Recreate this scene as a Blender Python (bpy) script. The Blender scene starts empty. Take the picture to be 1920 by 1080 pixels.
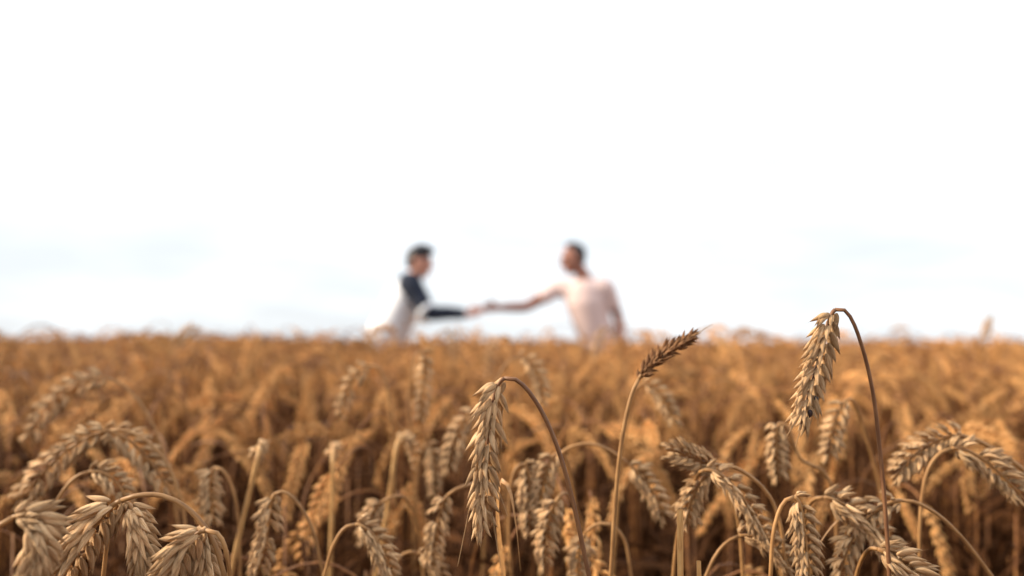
import bpy, math, random
import numpy as np
from mathutils import Vector, Matrix

R = math.radians
random.seed(11)
rng = np.random.default_rng(11)
scene = bpy.context.scene
col = scene.collection

# ------------------------------------------------------------------ camera
LENS = 28.0
FPX = LENS / 36.0 * 1920.0
CAM_Z = 1.0
PITCH = R(3.95)
ROLL = R(0.35)
cam_data = bpy.data.cameras.new('camera')
cam_data.lens = LENS
cam_data.sensor_width = 36.0
cam_data.clip_start = 0.02
cam_data.clip_end = 9000.0
cam_data.dof.use_dof = True
cam_data.dof.focus_distance = 0.42
cam_data.dof.aperture_fstop = 3.8
cam_data.dof.aperture_blades = 9
cam = bpy.data.objects.new('camera', cam_data)
col.objects.link(cam)
CAM_M = Matrix.Translation((0, 0, CAM_Z)) @ Matrix.Rotation(math.pi / 2 + PITCH, 4, 'X') @ Matrix.Rotation(ROLL, 4, 'Z')
cam.matrix_world = CAM_M
scene.camera = cam
CAM_P = Vector((0, 0, CAM_Z))


def at(px, py, d):
    return CAM_M @ Vector(((px - 960.0) / FPX * d, -(py - 540.0) / FPX * d, -d))


# ------------------------------------------------------------------ world: overcast sky over a Nishita sky
CLOUD_Z = 3.0
SUN_EL, SUN_AZ = 27.0, -92.0          # degrees; azimuth from +Y towards +X
world = bpy.data.worlds.new('World')
scene.world = world
world.use_nodes = True
wt = world.node_tree
for n in list(wt.nodes):
    wt.nodes.remove(n)


def wn(kind, **kw):
    n = wt.nodes.new(kind)
    for k, v in kw.items():
        setattr(n, k, v)
    return n


def wmath(op, a, b=None, clamp=False):
    n = wn('ShaderNodeMath', operation=op, use_clamp=clamp)
    for i, x in enumerate((a, b)):
        if x is None:
            continue
        if isinstance(x, (int, float)):
            n.inputs[i].default_value = x
        else:
            wt.links.new(x, n.inputs[i])
    return n.outputs[0]


sky = wn('ShaderNodeTexSky', sky_type='NISHITA')
sky.sun_disc = False
sky.sun_elevation = R(SUN_EL)
sky.sun_rotation = R(SUN_AZ)
tc = wn('ShaderNodeTexCoord')
sep = wn('ShaderNodeSeparateXYZ')
wt.links.new(tc.outputs['Generated'], sep.inputs[0])
zc = wmath('MAXIMUM', sep.outputs['Z'], 0.0)
# clouds: noise on a flat layer seen in perspective
inv = wmath('ADD', zc, 0.22)
cx = wmath('DIVIDE', sep.outputs['X'], inv)
cy = wmath('DIVIDE', sep.outputs['Y'], inv)
comb = wn('ShaderNodeCombineXYZ')
wt.links.new(cx, comb.inputs[0])
wt.links.new(cy, comb.inputs[1])
cn = wn('ShaderNodeTexNoise')
cn.inputs['Scale'].default_value = 0.8
cn.inputs['Detail'].default_value = 4.0
cn.inputs['Roughness'].default_value = 0.55
coff = wn('ShaderNodeVectorMath', operation='ADD')
coff.inputs[1].default_value = (0.0, 0.0, CLOUD_Z)
wt.links.new(comb.outputs[0], coff.inputs[0])
wt.links.new(coff.outputs[0], cn.inputs['Vector'])
cr = wn('ShaderNodeMapRange', interpolation_type='SMOOTHSTEP')
cr.inputs['From Min'].default_value = 0.38
cr.inputs['From Max'].default_value = 0.68
cr.inputs['To Min'].default_value = 1.0
cr.inputs['To Max'].default_value = 0.78
wt.links.new(cn.outputs['Fac'], cr.inputs['Value'])
grad = wmath('ADD', wmath('MULTIPLY', zc, 0.7), 1.0)     # overcast: zenith brighter than the horizon
SKY_L = 4.7
lum = wmath('MULTIPLY', wmath('MULTIPLY', grad, cr.outputs[0]), SKY_L)
cc = wn('ShaderNodeVectorMath', operation='SCALE')
cc.inputs[0].default_value = (0.95, 0.995, 1.045)
wt.links.new(lum, cc.inputs['Scale'])
mixw = wn('ShaderNodeMix', data_type='RGBA')
mixw.inputs['Factor'].default_value = 0.93
wt.links.new(sky.outputs[0], mixw.inputs['A'])
wt.links.new(cc.outputs[0], mixw.inputs['B'])
bg = wn('ShaderNodeBackground')
bg.inputs['Strength'].default_value = 0.1
wt.links.new(mixw.outputs['Result'], bg.inputs['Color'])
wo = wn('ShaderNodeOutputWorld')
wt.links.new(bg.outputs[0], wo.inputs[0])

sun_d = bpy.data.lights.new('sun', 'SUN')
sun_d.energy = 2.8
sun_d.angle = R(11)
sun_d.color = (1.0, 0.87, 0.67)
sun = bpy.data.objects.new('sun', sun_d)
col.objects.link(sun)
sd = Vector((math.sin(R(SUN_AZ)) * math.cos(R(SUN_EL)), math.cos(R(SUN_AZ)) * math.cos(R(SUN_EL)), math.sin(R(SUN_EL))))
sun.rotation_euler = sd.to_track_quat('Z', 'Y').to_euler()
sun.location = (0, 0, 30)

vs = scene.view_settings
scene.display_settings.display_device = 'sRGB'
vs.view_transform = 'Standard'
vs.look = 'None'
vs.gamma = 1.0
vs.use_curve_mapping = False
vs.exposure = 1.28
scene.render.engine = 'CYCLES'
scene.cycles.use_denoising = True
scene.cycles.max_bounces = 7
scene.cycles.diffuse_bounces = 2
scene.cycles.transmission_bounces = 4
scene.cycles.glossy_bounces = 2
scene.cycles.use_adaptive_sampling = True
scene.cycles.sample_clamp_indirect = 6.0


# ------------------------------------------------------------------ materials
def mat(name, base, var=(), husky=False, rough=0.7, transl=0.0, bump=0.0, tint=0.0, scale=(1, 1), noise3=None, spec=0.3):
    """base colour mixed towards each colour of `var` by noise; streaks run along the V of the UV map; `tint` varies each object."""
    m = bpy.data.materials.new(name)
    m.use_nodes = True
    t = m.node_tree
    for n in list(t.nodes):
        t.nodes.remove(n)
    out = t.nodes.new('ShaderNodeOutputMaterial')
    pb = t.nodes.new('ShaderNodeBsdfPrincipled')
    pb.inputs['Roughness'].default_value = rough
    pb.inputs['Specular IOR Level'].default_value = spec
    uv = t.nodes.new('ShaderNodeUVMap')
    mp = t.nodes.new('ShaderNodeMapping')
    mp.inputs['Scale'].default_value = (scale[0], scale[1], 1)
    t.links.new(uv.outputs[0], mp.inputs[0])
    oi = t.nodes.new('ShaderNodeObjectInfo')
    addv = t.nodes.new('ShaderNodeVectorMath')
    addv.operation = 'ADD'
    sc = t.nodes.new('ShaderNodeMath')
    sc.operation = 'MULTIPLY'
    sc.inputs[1].default_value = 37.0
    t.links.new(oi.outputs['Random'], sc.inputs[0])
    t.links.new(mp.outputs[0], addv.inputs[0])
    t.links.new(sc.outputs[0], addv.inputs[1])
    nz = t.nodes.new('ShaderNodeTexNoise')
    nz.inputs['Scale'].default_value = 1.0
    nz.inputs['Detail'].default_value = 4.0
    if noise3:
        tco = t.nodes.new('ShaderNodeTexCoord')
        nz.inputs['Scale'].default_value = noise3
        t.links.new(tco.outputs['Object'], nz.inputs['Vector'])
    else:
        t.links.new(addv.outputs[0], nz.inputs['Vector'])
    rp = t.nodes.new('ShaderNodeValToRGB')
    cols = [base] + list(var)
    els = rp.color_ramp.elements
    while len(els) < len(cols):
        els.new(0.5)
    for i, c in enumerate(cols):
        els[i].position = 0.30 + 0.42 * i / max(1, len(cols) - 1)
        els[i].color = (*c, 1)
    t.links.new(nz.outputs['Fac'], rp.inputs['Fac'])
    cur = rp.outputs['Color']
    if husky:
        su = t.nodes.new('ShaderNodeSeparateXYZ')
        t.links.new(uv.outputs[0], su.inputs[0])

        def mth(op, a, b=None):
            q = t.nodes.new('ShaderNodeMath')
            q.operation = op
            for i_, x in enumerate((a, b)):
                if x is None:
                    continue
                if isinstance(x, (int, float)):
                    q.inputs[i_].default_value = x
                else:
                    t.links.new(x, q.inputs[i_])
            return q.outputs[0]
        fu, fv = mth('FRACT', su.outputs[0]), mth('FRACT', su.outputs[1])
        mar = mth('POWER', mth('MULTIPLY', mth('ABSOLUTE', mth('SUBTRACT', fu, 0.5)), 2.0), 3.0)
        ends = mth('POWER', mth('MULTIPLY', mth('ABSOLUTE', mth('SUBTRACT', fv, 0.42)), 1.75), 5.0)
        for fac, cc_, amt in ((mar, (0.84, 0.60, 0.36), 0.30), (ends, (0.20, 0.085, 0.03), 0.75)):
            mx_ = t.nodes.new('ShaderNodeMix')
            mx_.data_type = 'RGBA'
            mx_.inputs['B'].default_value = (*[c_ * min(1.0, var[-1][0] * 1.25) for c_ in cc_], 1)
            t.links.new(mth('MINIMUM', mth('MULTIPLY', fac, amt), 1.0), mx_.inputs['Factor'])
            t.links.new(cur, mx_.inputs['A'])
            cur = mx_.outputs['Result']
    if tint:
        hsv = t.nodes.new('ShaderNodeHueSaturation')
        mr = t.nodes.new('ShaderNodeMapRange')
        mr.inputs['To Min'].default_value = 1.0 - tint
        mr.inputs['To Max'].default_value = 1.0 + tint * 0.8
        t.links.new(oi.outputs['Random'], mr.inputs['Value'])
        t.links.new(mr.outputs[0], hsv.inputs['Value'])
        t.links.new(cur, hsv.inputs['Color'])
        cur = hsv.outputs['Color']
    t.links.new(cur, pb.inputs['Base Color'])
    if bump:
        bp = t.nodes.new('ShaderNodeBump')
        bp.inputs['Strength'].default_value = bump
        bp.inputs['Distance'].default_value = 0.001 if not noise3 else 0.02
        t.links.new(nz.outputs['Fac'], bp.inputs['Height'])
        t.links.new(bp.outputs[0], pb.inputs['Normal'])
    if transl:
        tr = t.nodes.new('ShaderNodeBsdfTranslucent')
        t.links.new(cur, tr.inputs['Color'])
        mx = t.nodes.new('ShaderNodeMixShader')
        mx.inputs[0].default_value = transl
        t.links.new(pb.outputs[0], mx.inputs[1])
        t.links.new(tr.outputs[0], mx.inputs[2])
        t.links.new(mx.outputs[0], out.inputs[0])
    else:
        t.links.new(pb.outputs[0], out.inputs[0])
    return m


M = {}
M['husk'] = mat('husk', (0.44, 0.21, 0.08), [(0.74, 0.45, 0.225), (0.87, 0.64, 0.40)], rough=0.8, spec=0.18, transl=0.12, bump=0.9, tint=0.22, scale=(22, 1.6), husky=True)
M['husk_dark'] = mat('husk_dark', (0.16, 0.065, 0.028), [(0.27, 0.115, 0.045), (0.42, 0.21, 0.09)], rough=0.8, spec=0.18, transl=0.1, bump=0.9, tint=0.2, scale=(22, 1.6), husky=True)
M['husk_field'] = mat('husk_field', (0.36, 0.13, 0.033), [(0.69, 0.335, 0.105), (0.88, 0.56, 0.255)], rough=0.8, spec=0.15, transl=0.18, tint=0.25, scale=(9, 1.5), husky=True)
M['stem'] = mat('stem', (0.24, 0.115, 0.042), [(0.36, 0.185, 0.07), (0.46, 0.25, 0.10)], rough=0.5, transl=0.05, bump=0.2, tint=0.15, scale=(3, 9))
M['stem_dark'] = mat('stem_dark', (0.13, 0.055, 0.026), [(0.19, 0.085, 0.038), (0.26, 0.125, 0.055)], rough=0.5, bump=0.2, tint=0.1, scale=(3, 9))  # darker copy of stem; the backlit look is put into the colour
M['stem_field'] = mat('stem_field', (0.09, 0.032, 0.011), [(0.20, 0.075, 0.021), (0.42, 0.18, 0.05)], rough=0.55, transl=0.05, tint=0.25, scale=(3, 9))  # darkened evenly so the shade among the stalks is in the colour
M['leaf'] = mat('leaf', (0.035, 0.017, 0.010), [(0.06, 0.024, 0.010), (0.17, 0.068, 0.022)], rough=0.9, spec=0.05, transl=0.2, tint=0.25, scale=(8, 3))  # leaf colour made very dark to imitate shade in the lower gaps
M['straw'] = mat('straw', (0.42, 0.21, 0.075), [(0.58, 0.32, 0.12), (0.66, 0.40, 0.17)], rough=0.5, transl=0.05, bump=0.3, tint=0.1, scale=(5, 9))
M['seed'] = mat('seed', (0.03, 0.02, 0.02), [(0.06, 0.035, 0.03)], rough=0.5)  # near-black, painted shade for the gaps between spikelets
M['soil'] = mat('soil', (0.020, 0.018, 0.018), [(0.035, 0.029, 0.026), (0.055, 0.042, 0.034)], rough=0.95, bump=0.6, noise3=6.0)
M['far'] = mat('far', (0.34, 0.14, 0.045), [(0.46, 0.215, 0.065), (0.56, 0.28, 0.095)], rough=0.9, noise3=0.9)
M['skin_l'] = mat('skin_light', (0.50, 0.23, 0.16), [(0.56, 0.27, 0.19), (0.60, 0.30, 0.22)], rough=0.5, noise3=14.0)
M['skin_r'] = mat('skin_backlit', (0.30, 0.125, 0.085), [(0.34, 0.15, 0.10), (0.38, 0.17, 0.12)], rough=0.5, noise3=14.0)  # backlit darkening of the face put into the skin colour
M['hair'] = mat('hair', (0.012, 0.011, 0.014), [(0.025, 0.02, 0.022)], rough=0.45, noise3=60.0)
M['white'] = mat('white_cotton', (0.84, 0.84, 0.88), [(0.87, 0.87, 0.90)], rough=0.9, noise3=9.0)
M['navy'] = mat('navy_cotton', (0.012, 0.016, 0.030), [(0.018, 0.023, 0.040)], rough=0.85, noise3=20.0)
M['pink'] = mat('pale_pink_cotton', (0.68, 0.50, 0.465), [(0.74, 0.56, 0.52)], rough=0.9, noise3=12.0)
M['denim'] = mat('denim', (0.035, 0.05, 0.09), [(0.055, 0.075, 0.12)], rough=0.85, noise3=50.0)
M['khaki'] = mat('khaki', (0.24, 0.18, 0.11), [(0.30, 0.23, 0.15)], rough=0.85, noise3=40.0)
M['shoe'] = mat('shoe', (0.05, 0.04, 0.035), [(0.08, 0.065, 0.05)], rough=0.5, noise3=30.0)
M['eye'] = mat('eye', (0.03, 0.02, 0.015), [(0.05, 0.035, 0.03)], rough=0.2, noise3=30.0)
M['lip'] = mat('lip', (0.36, 0.12, 0.10), [(0.40, 0.14, 0.12)], rough=0.4, noise3=30.0)


# ------------------------------------------------------------------ mesh helpers
def mesh_from(name, V, F, material=None, UV=None, smooth=True):
    me = bpy.data.meshes.new(name)
    me.from_pydata([tuple(v) for v in V], [], F)
    if material is not None:
        for mm in (material if isinstance(material, list) else [material]):
            me.materials.append(mm)
    if UV is not None:
        uvl = me.uv_layers.new(name='UVMap')
        idx = np.empty(len(me.loops), dtype=np.int32)
        me.loops.foreach_get('vertex_index', idx)
        uvl.data.foreach_set('uv', np.asarray(UV, dtype=np.float32)[idx].ravel())
    if smooth:
        me.polygons.foreach_set('use_smooth', [True] * len(me.polygons))
    me.update()
    return me


def link(name, me, parent=None):
    o = bpy.data.objects.new(name, me)
    col.objects.link(o)
    if parent is not None:
        o.parent = parent
    return o


def empty(name, loc):
    o = bpy.data.objects.new(name, None)
    o.empty_display_size = 0.05
    col.objects.link(o)
    o.location = loc
    return o


def tag(o, label=None, cat=None, group=None, kind=None):
    if label:
        o['label'] = label
    if cat:
        o['category'] = cat
    if group:
        o['group'] = group
    if kind:
        o['kind'] = kind
    return o


def catmull(P, n):
    """resample a list of points to n points evenly along a Catmull-Rom curve"""
    P = np.array([tuple(p) for p in P], float)
    if len(P) == 2:
        return P[0] + (P[1] - P[0]) * np.linspace(0, 1, n)[:, None]
    ext = np.vstack([2 * P[0] - P[1], P, 2 * P[-1] - P[-2]])
    out = []
    for i in range(1, len(ext) - 2):
        p0, p1, p2, p3 = ext[i - 1:i + 3]
        # centripetal
        t0 = 0
        t1 = t0 + max(1e-6, np.linalg.norm(p1 - p0)) ** 0.5
        t2 = t1 + max(1e-6, np.linalg.norm(p2 - p1)) ** 0.5
        t3 = t2 + max(1e-6, np.linalg.norm(p3 - p2)) ** 0.5
        t = np.linspace(t1, t2, 14, endpoint=False)[:, None]
        a1 = (t1 - t) / (t1 - t0) * p0 + (t - t0) / (t1 - t0) * p1
        a2 = (t2 - t) / (t2 - t1) * p1 + (t - t1) / (t2 - t1) * p2
        a3 = (t3 - t) / (t3 - t2) * p2 + (t - t2) / (t3 - t2) * p3
        b1 = (t2 - t) / (t2 - t0) * a1 + (t - t0) / (t2 - t0) * a2
        b2 = (t3 - t) / (t3 - t1) * a2 + (t - t1) / (t3 - t1) * a3
        out.append((t2 - t) / (t2 - t1) * b1 + (t - t1) / (t2 - t1) * b2)
    Q = np.vstack(out + [P[-1:]])
    s = np.concatenate([[0], np.cumsum(np.linalg.norm(np.diff(Q, axis=0), axis=1))])
    u = np.linspace(0, s[-1], n)
    return np.stack([np.interp(u, s, Q[:, k]) for k in range(3)], 1)


def tangents(P):
    T = np.gradient(P, axis=0)
    return T / np.maximum(1e-9, np.linalg.norm(T, axis=1))[:, None]


def tube(P, rad, sides=6, ref=None, caps=True, rad2=None):
    """rad along the side direction, rad2 (default rad) along the other; ref fixes the side direction"""
    P = np.asarray(P, float)
    n = len(P)
    rad = np.broadcast_to(np.asarray(rad, float), (n,))
    rad2 = rad if rad2 is None else np.broadcast_to(np.asarray(rad2, float), (n,))
    T = tangents(P)
    N = np.zeros_like(P)
    if ref is None:
        ref = np.array([0, 1, 0.]) if abs(T[0][1]) < 0.9 else np.array([1., 0, 0])
    ref = np.asarray(ref, float)
    prev = ref
    for i in range(n):
        v = prev - T[i] * np.dot(prev, T[i])
        N[i] = v / max(1e-9, np.linalg.norm(v))
        prev = N[i]
    B = np.cross(T, N)
    a = np.linspace(0, 2 * np.pi, sides, endpoint=False)
    V = (P[:, None, :] + N[:, None, :] * (np.cos(a)[None, :, None] * rad[:, None, None])
         + B[:, None, :] * (np.sin(a)[None, :, None] * rad2[:, None, None])).reshape(-1, 3)
    s = np.concatenate([[0], np.cumsum(np.linalg.norm(np.diff(P, axis=0), axis=1))])
    UV = np.stack([np.tile(np.abs(np.linspace(-1, 1, sides)), n), np.repeat(s * 10, sides)], 1)
    F = []
    for i in range(n - 1):
        for j in range(sides):
            k = (j + 1) % sides
            F.append((i * sides + j, i * sides + k, (i + 1) * sides + k, (i + 1) * sides + j))
    if caps:
        F.append(tuple(range(sides - 1, -1, -1)))
        F.append(tuple(range((n - 1) * sides, n * sides)))
    return V, F, UV


class Bag:
    def __init__(self):
        self.V, self.F, self.UV, self.mi, self.n = [], [], [], [], 0

    def add(self, V, F, UV=None, mi=0):
        V = np.asarray(V, float)
        self.V.append(V)
        self.UV.append(np.zeros((len(V), 2)) if UV is None else np.asarray(UV))
        o = self.n
        self.F.extend([tuple(i + o for i in f) for f in F])
        self.mi.extend([mi] * len(F))
        self.n += len(V)
        return self

    def mesh(self, name, materials, smooth=True):
        me = mesh_from(name, np.vstack(self.V), self.F, materials, np.vstack(self.UV), smooth)
        if any(self.mi):
            me.polygons.foreach_set('material_index', self.mi)
        return me


# ------------------------------------------------------------------ wheat: husks and spikelets
PROF_T = np.array([0, .12, .30, .50, .70, .86, .96, 1.0])
PROF_W = np.array([.34, .76, 1.0, .92, .62, .33, .12, .03])


def husk(L, W, th, bow, tip, rings, sides):
    """a closed, keeled husk growing along +Z, its back to +X"""
    t = np.linspace(0, 1, rings)
    w = np.interp(t, PROF_T, PROF_W) * W / 2
    b = np.interp(t, PROF_T, PROF_W) ** 0.8 * th
    a = np.linspace(0, 2 * np.pi, sides, endpoint=False)
    z = t * L
    if tip:
        t = np.append(t, 1.0)
        z = np.append(z, L + tip)
        w = np.append(w, w[-1] * 0.3)
        b = np.append(b, b[-1] * 0.3)
    xs = bow * np.sin(np.pi * np.minimum(1, z / L) * 0.9) * L
    ca, sa = np.cos(a), np.sin(a)
    keel = np.where(sa > 0.9, 1.42, 1.0)
    x = xs[:, None] + b[:, None] * np.where(sa > 0, sa * keel, sa * 0.45)[None, :]
    y = w[:, None] * (ca * (1 - 0.12 * np.abs(sa)))[None, :]
    V = np.stack([x, y, np.repeat(z[:, None], sides, 1)], 2).reshape(-1, 3)
    n = len(z)
    UV = np.stack([np.tile(ca * 0.5 + 0.5, n), np.repeat(np.minimum(1, z / L), sides)], 1)
    F = []
    for i in range(n - 1):
        for j in range(sides):
            k = (j + 1) % sides
            F.append((i * sides + j, i * sides + k, (i + 1) * sides + k, (i + 1) * sides + j))
    F.append(tuple(range(sides - 1, -1, -1)))
    F.append(tuple(range((n - 1) * sides, n * sides)))
    return V, F, UV


def rotx(V, a):
    c, s = math.cos(a), math.sin(a)
    return np.stack([V[:, 0], V[:, 1] * c - V[:, 2] * s, V[:, 1] * s + V[:, 2] * c], 1)


def roty(V, a):
    c, s = math.cos(a), math.sin(a)
    return np.stack([V[:, 0] * c + V[:, 2] * s, V[:, 1], -V[:, 0] * s + V[:, 2] * c], 1)


def rotz(V, a):
    c, s = math.cos(a), math.sin(a)
    return np.stack([V[:, 0] * c - V[:, 1] * s, V[:, 0] * s + V[:, 1] * c, V[:, 2]], 1)


def spikelet(r, hi=True, full=True):
    """one fan of husks: two glumes, three or four lemmas; returns V, F, UV (metres)"""
    g = Bag()
    ri, si = (8, 8) if hi else (5, 5)
    mm = 0.001
    j = lambda a: r.uniform(-a, a)

    def put(y, z, ang, L, W, th, lift, tip, spin=0.0, x=0.0):
        V, F, UV = husk(L * mm, W * mm, th * mm, 0.06 + j(0.02), tip * mm, ri, si)
        V = rotz(V, spin + j(0.3))
        V = roty(V, lift + j(0.05))
        V = rotx(V, -ang + j(0.06))
        V = V + np.array([x * mm, y * mm, z * mm])
        UV = UV * np.array([0.98, 0.98]) + np.array([0.01 + r.randrange(40), 0.01 + r.randrange(12)])
        g.add(V, F, UV)
    for s in (-1, 1):
        put(s * 1.7, 0.2, s * (0.46 + j(0.16)), 10.8 + j(1.4), 3.5 + j(.5), 1.4, 0.08 + j(0.16), 1.0 + r.random() * 1.2, s * -0.6, 0.5)
    for s in ((-1, 1) if hi else (r.choice((-1, 1)),)):
        put(s * 0.9, 1.8, s * (0.22 + j(0.13)), 12.6 + j(1.6), 3.0 + j(.4), 1.5, 0.16 + j(0.20), 1.4 + r.random() * 2.2, s * -0.3, 1.1)
    put(j(0.5), 4.0, j(0.12), 11.2 + j(1.0), 3.2, 1.5, 0.18 + j(0.1), 1.0 + r.random() * 1.6, j(0.3), 1.0)
    if hi and full:
        put(j(0.8), 0.6, j(0.16), 9.4 + j(.8), 3.8, 1.4, 0.34 + j(0.1), 1.0, j(0.3), 1.6)
    if hi:
        put(j(1.2), 2.6, j(0.35), 11.5 + j(1.2), 2.6, 1.2, 0.30 + j(0.15), 1.6 + r.random() * 2, j(0.5), 1.6)
    return np.vstack(g.V), g.F, np.vstack(g.UV)


_r = random.Random(5)
SPIK_HI = [spikelet(_r, True, i % 3 != 0) for i in range(7)]
SPIK_LO = [spikelet(_r, False) for i in range(6)]
SPIK_MESH = {k: [mesh_from('spikelet', V, F, M[k], UV) for V, F, UV in SPIK_HI] for k in ('husk', 'husk_dark')}


def ear_frames(P, n, side_of, r, size, spread=0.42, short=1.0, drop=0.0):
    """placements of the spikelets on the ear curve P (base to tip): list of 4x4 arrays"""
    s = np.concatenate([[0], np.cumsum(np.linalg.norm(np.diff(P, axis=0), axis=1))])
    T = tangents(P)
    out = []
    for i in range(n):
        f = (i + 0.3) / (n + 0.6)
        u = f * s[-1] * 0.94
        p = np.array([np.interp(u, s, P[:, k]) for k in range(3)])
        t = np.array([np.interp(u, s, T[:, k]) for k in range(3)])
        t /= np.linalg.norm(t)
        S = side_of(p, t, f)
        sg = 1 if i % 2 else -1
        last = i == n - 1
        if r.random() < drop and 2 < i < n - 2:
            continue
        a = (0.0 if last else spread * (1.0 - 0.35 * f)) + r.uniform(-0.07, 0.07)
        z = t * math.cos(a) + sg * S * math.sin(a)
        tw = r.uniform(-0.18, 0.18)
        x = sg * S * math.cos(a) - t * math.sin(a)
        y = np.cross(z, x)
        x, y = x * math.cos(tw) + y * math.sin(tw), y * math.cos(tw) - x * math.sin(tw)
        k = size * (0.66 + 0.34 * min(1, f * 6 + 0.2)) * (1.0 - 0.26 * max(0, (f - 0.62) / 0.38)) * r.uniform(0.88, 1.12)
        m4 = np.eye(4)
        m4[:3, 0], m4[:3, 1], m4[:3, 2], m4[:3, 3] = x * k, y * k, z * k * short, p + sg * S * 0.0011
        out.append(m4)
    return out


def ribbon(P, w, ref, twist=0.6):
    """a dry leaf: a channelled strip, three vertices across"""
    P = np.asarray(P)
    n = len(P)
    T = tangents(P)
    V, UV, F = [], [], []
    for i in range(n):
        t = i / (n - 1)
        b = np.cross(T[i], ref)
        b /= max(1e-6, np.linalg.norm(b))
        c = np.cross(b, T[i])
        a = twist * t * 3
        d = b * math.cos(a) + c * math.sin(a)
        e = np.cross(T[i], d)
        ww = w * (0.35 + 0.65 * min(1, t * 5)) * (1 - t ** 2.2) + 0.0003
        for q in (-1, 0, 1):
            V.append(P[i] + d * ww * q + e * ww * 0.25 * (abs(q)))
            UV.append((q * 0.5, t * 4))
    for i in range(n - 1):
        for q in (0, 1):
            F.append((i * 3 + q, i * 3 + q + 1, (i + 1) * 3 + q + 1, (i + 1) * 3 + q))
    return np.array(V), F, np.array(UV)


# ------------------------------------------------------------------ ground and distant field
def grid(xs, ys, zf):
    X, Y = np.meshgrid(xs, ys)
    V = np.stack([X.ravel(), Y.ravel(), zf(X.ravel(), Y.ravel())], 1)
    nx = len(xs)
    F = [(j * nx + i, j * nx + i + 1, (j + 1) * nx + i + 1, (j + 1) * nx + i) for j in range(len(ys) - 1) for i in range(nx - 1)]
    return V, F


V, F = grid(np.array([-4000, -400, -40, -8, -4, -2, -1, 0, 1, 2, 4, 8, 40, 400, 4000.]), np.array([-400, -40, -4, 0, 2, 4, 8, 40, 400, 4000.]), lambda x, y: x * 0)
ground = link('ground', mesh_from('ground', V, F, M['soil'], V[:, :2]))
tag(ground, 'dark bare soil under the wheat', None, None, 'structure')

MASS_FAR = 62.0
ys = np.concatenate([np.linspace(54, 120, 110), np.geomspace(122, 3800, 60)])
xs = np.concatenate([-np.geomspace(3800, 60, 40), np.linspace(-58, 58, 150), np.geomspace(60, 3800, 40)])
V, F = grid(xs, ys, lambda x, y: 0.80 + rng.normal(0, 0.035, len(x)) * (y < 300))
far = link('distant_wheat', mesh_from('distant_wheat', V, F, M['far'], V[:, :2]))
tag(far, 'far golden wheat field running to the horizon', None, None, 'stuff')


# ------------------------------------------------------------------ named wheat stalks
stem_no = 0


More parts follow.
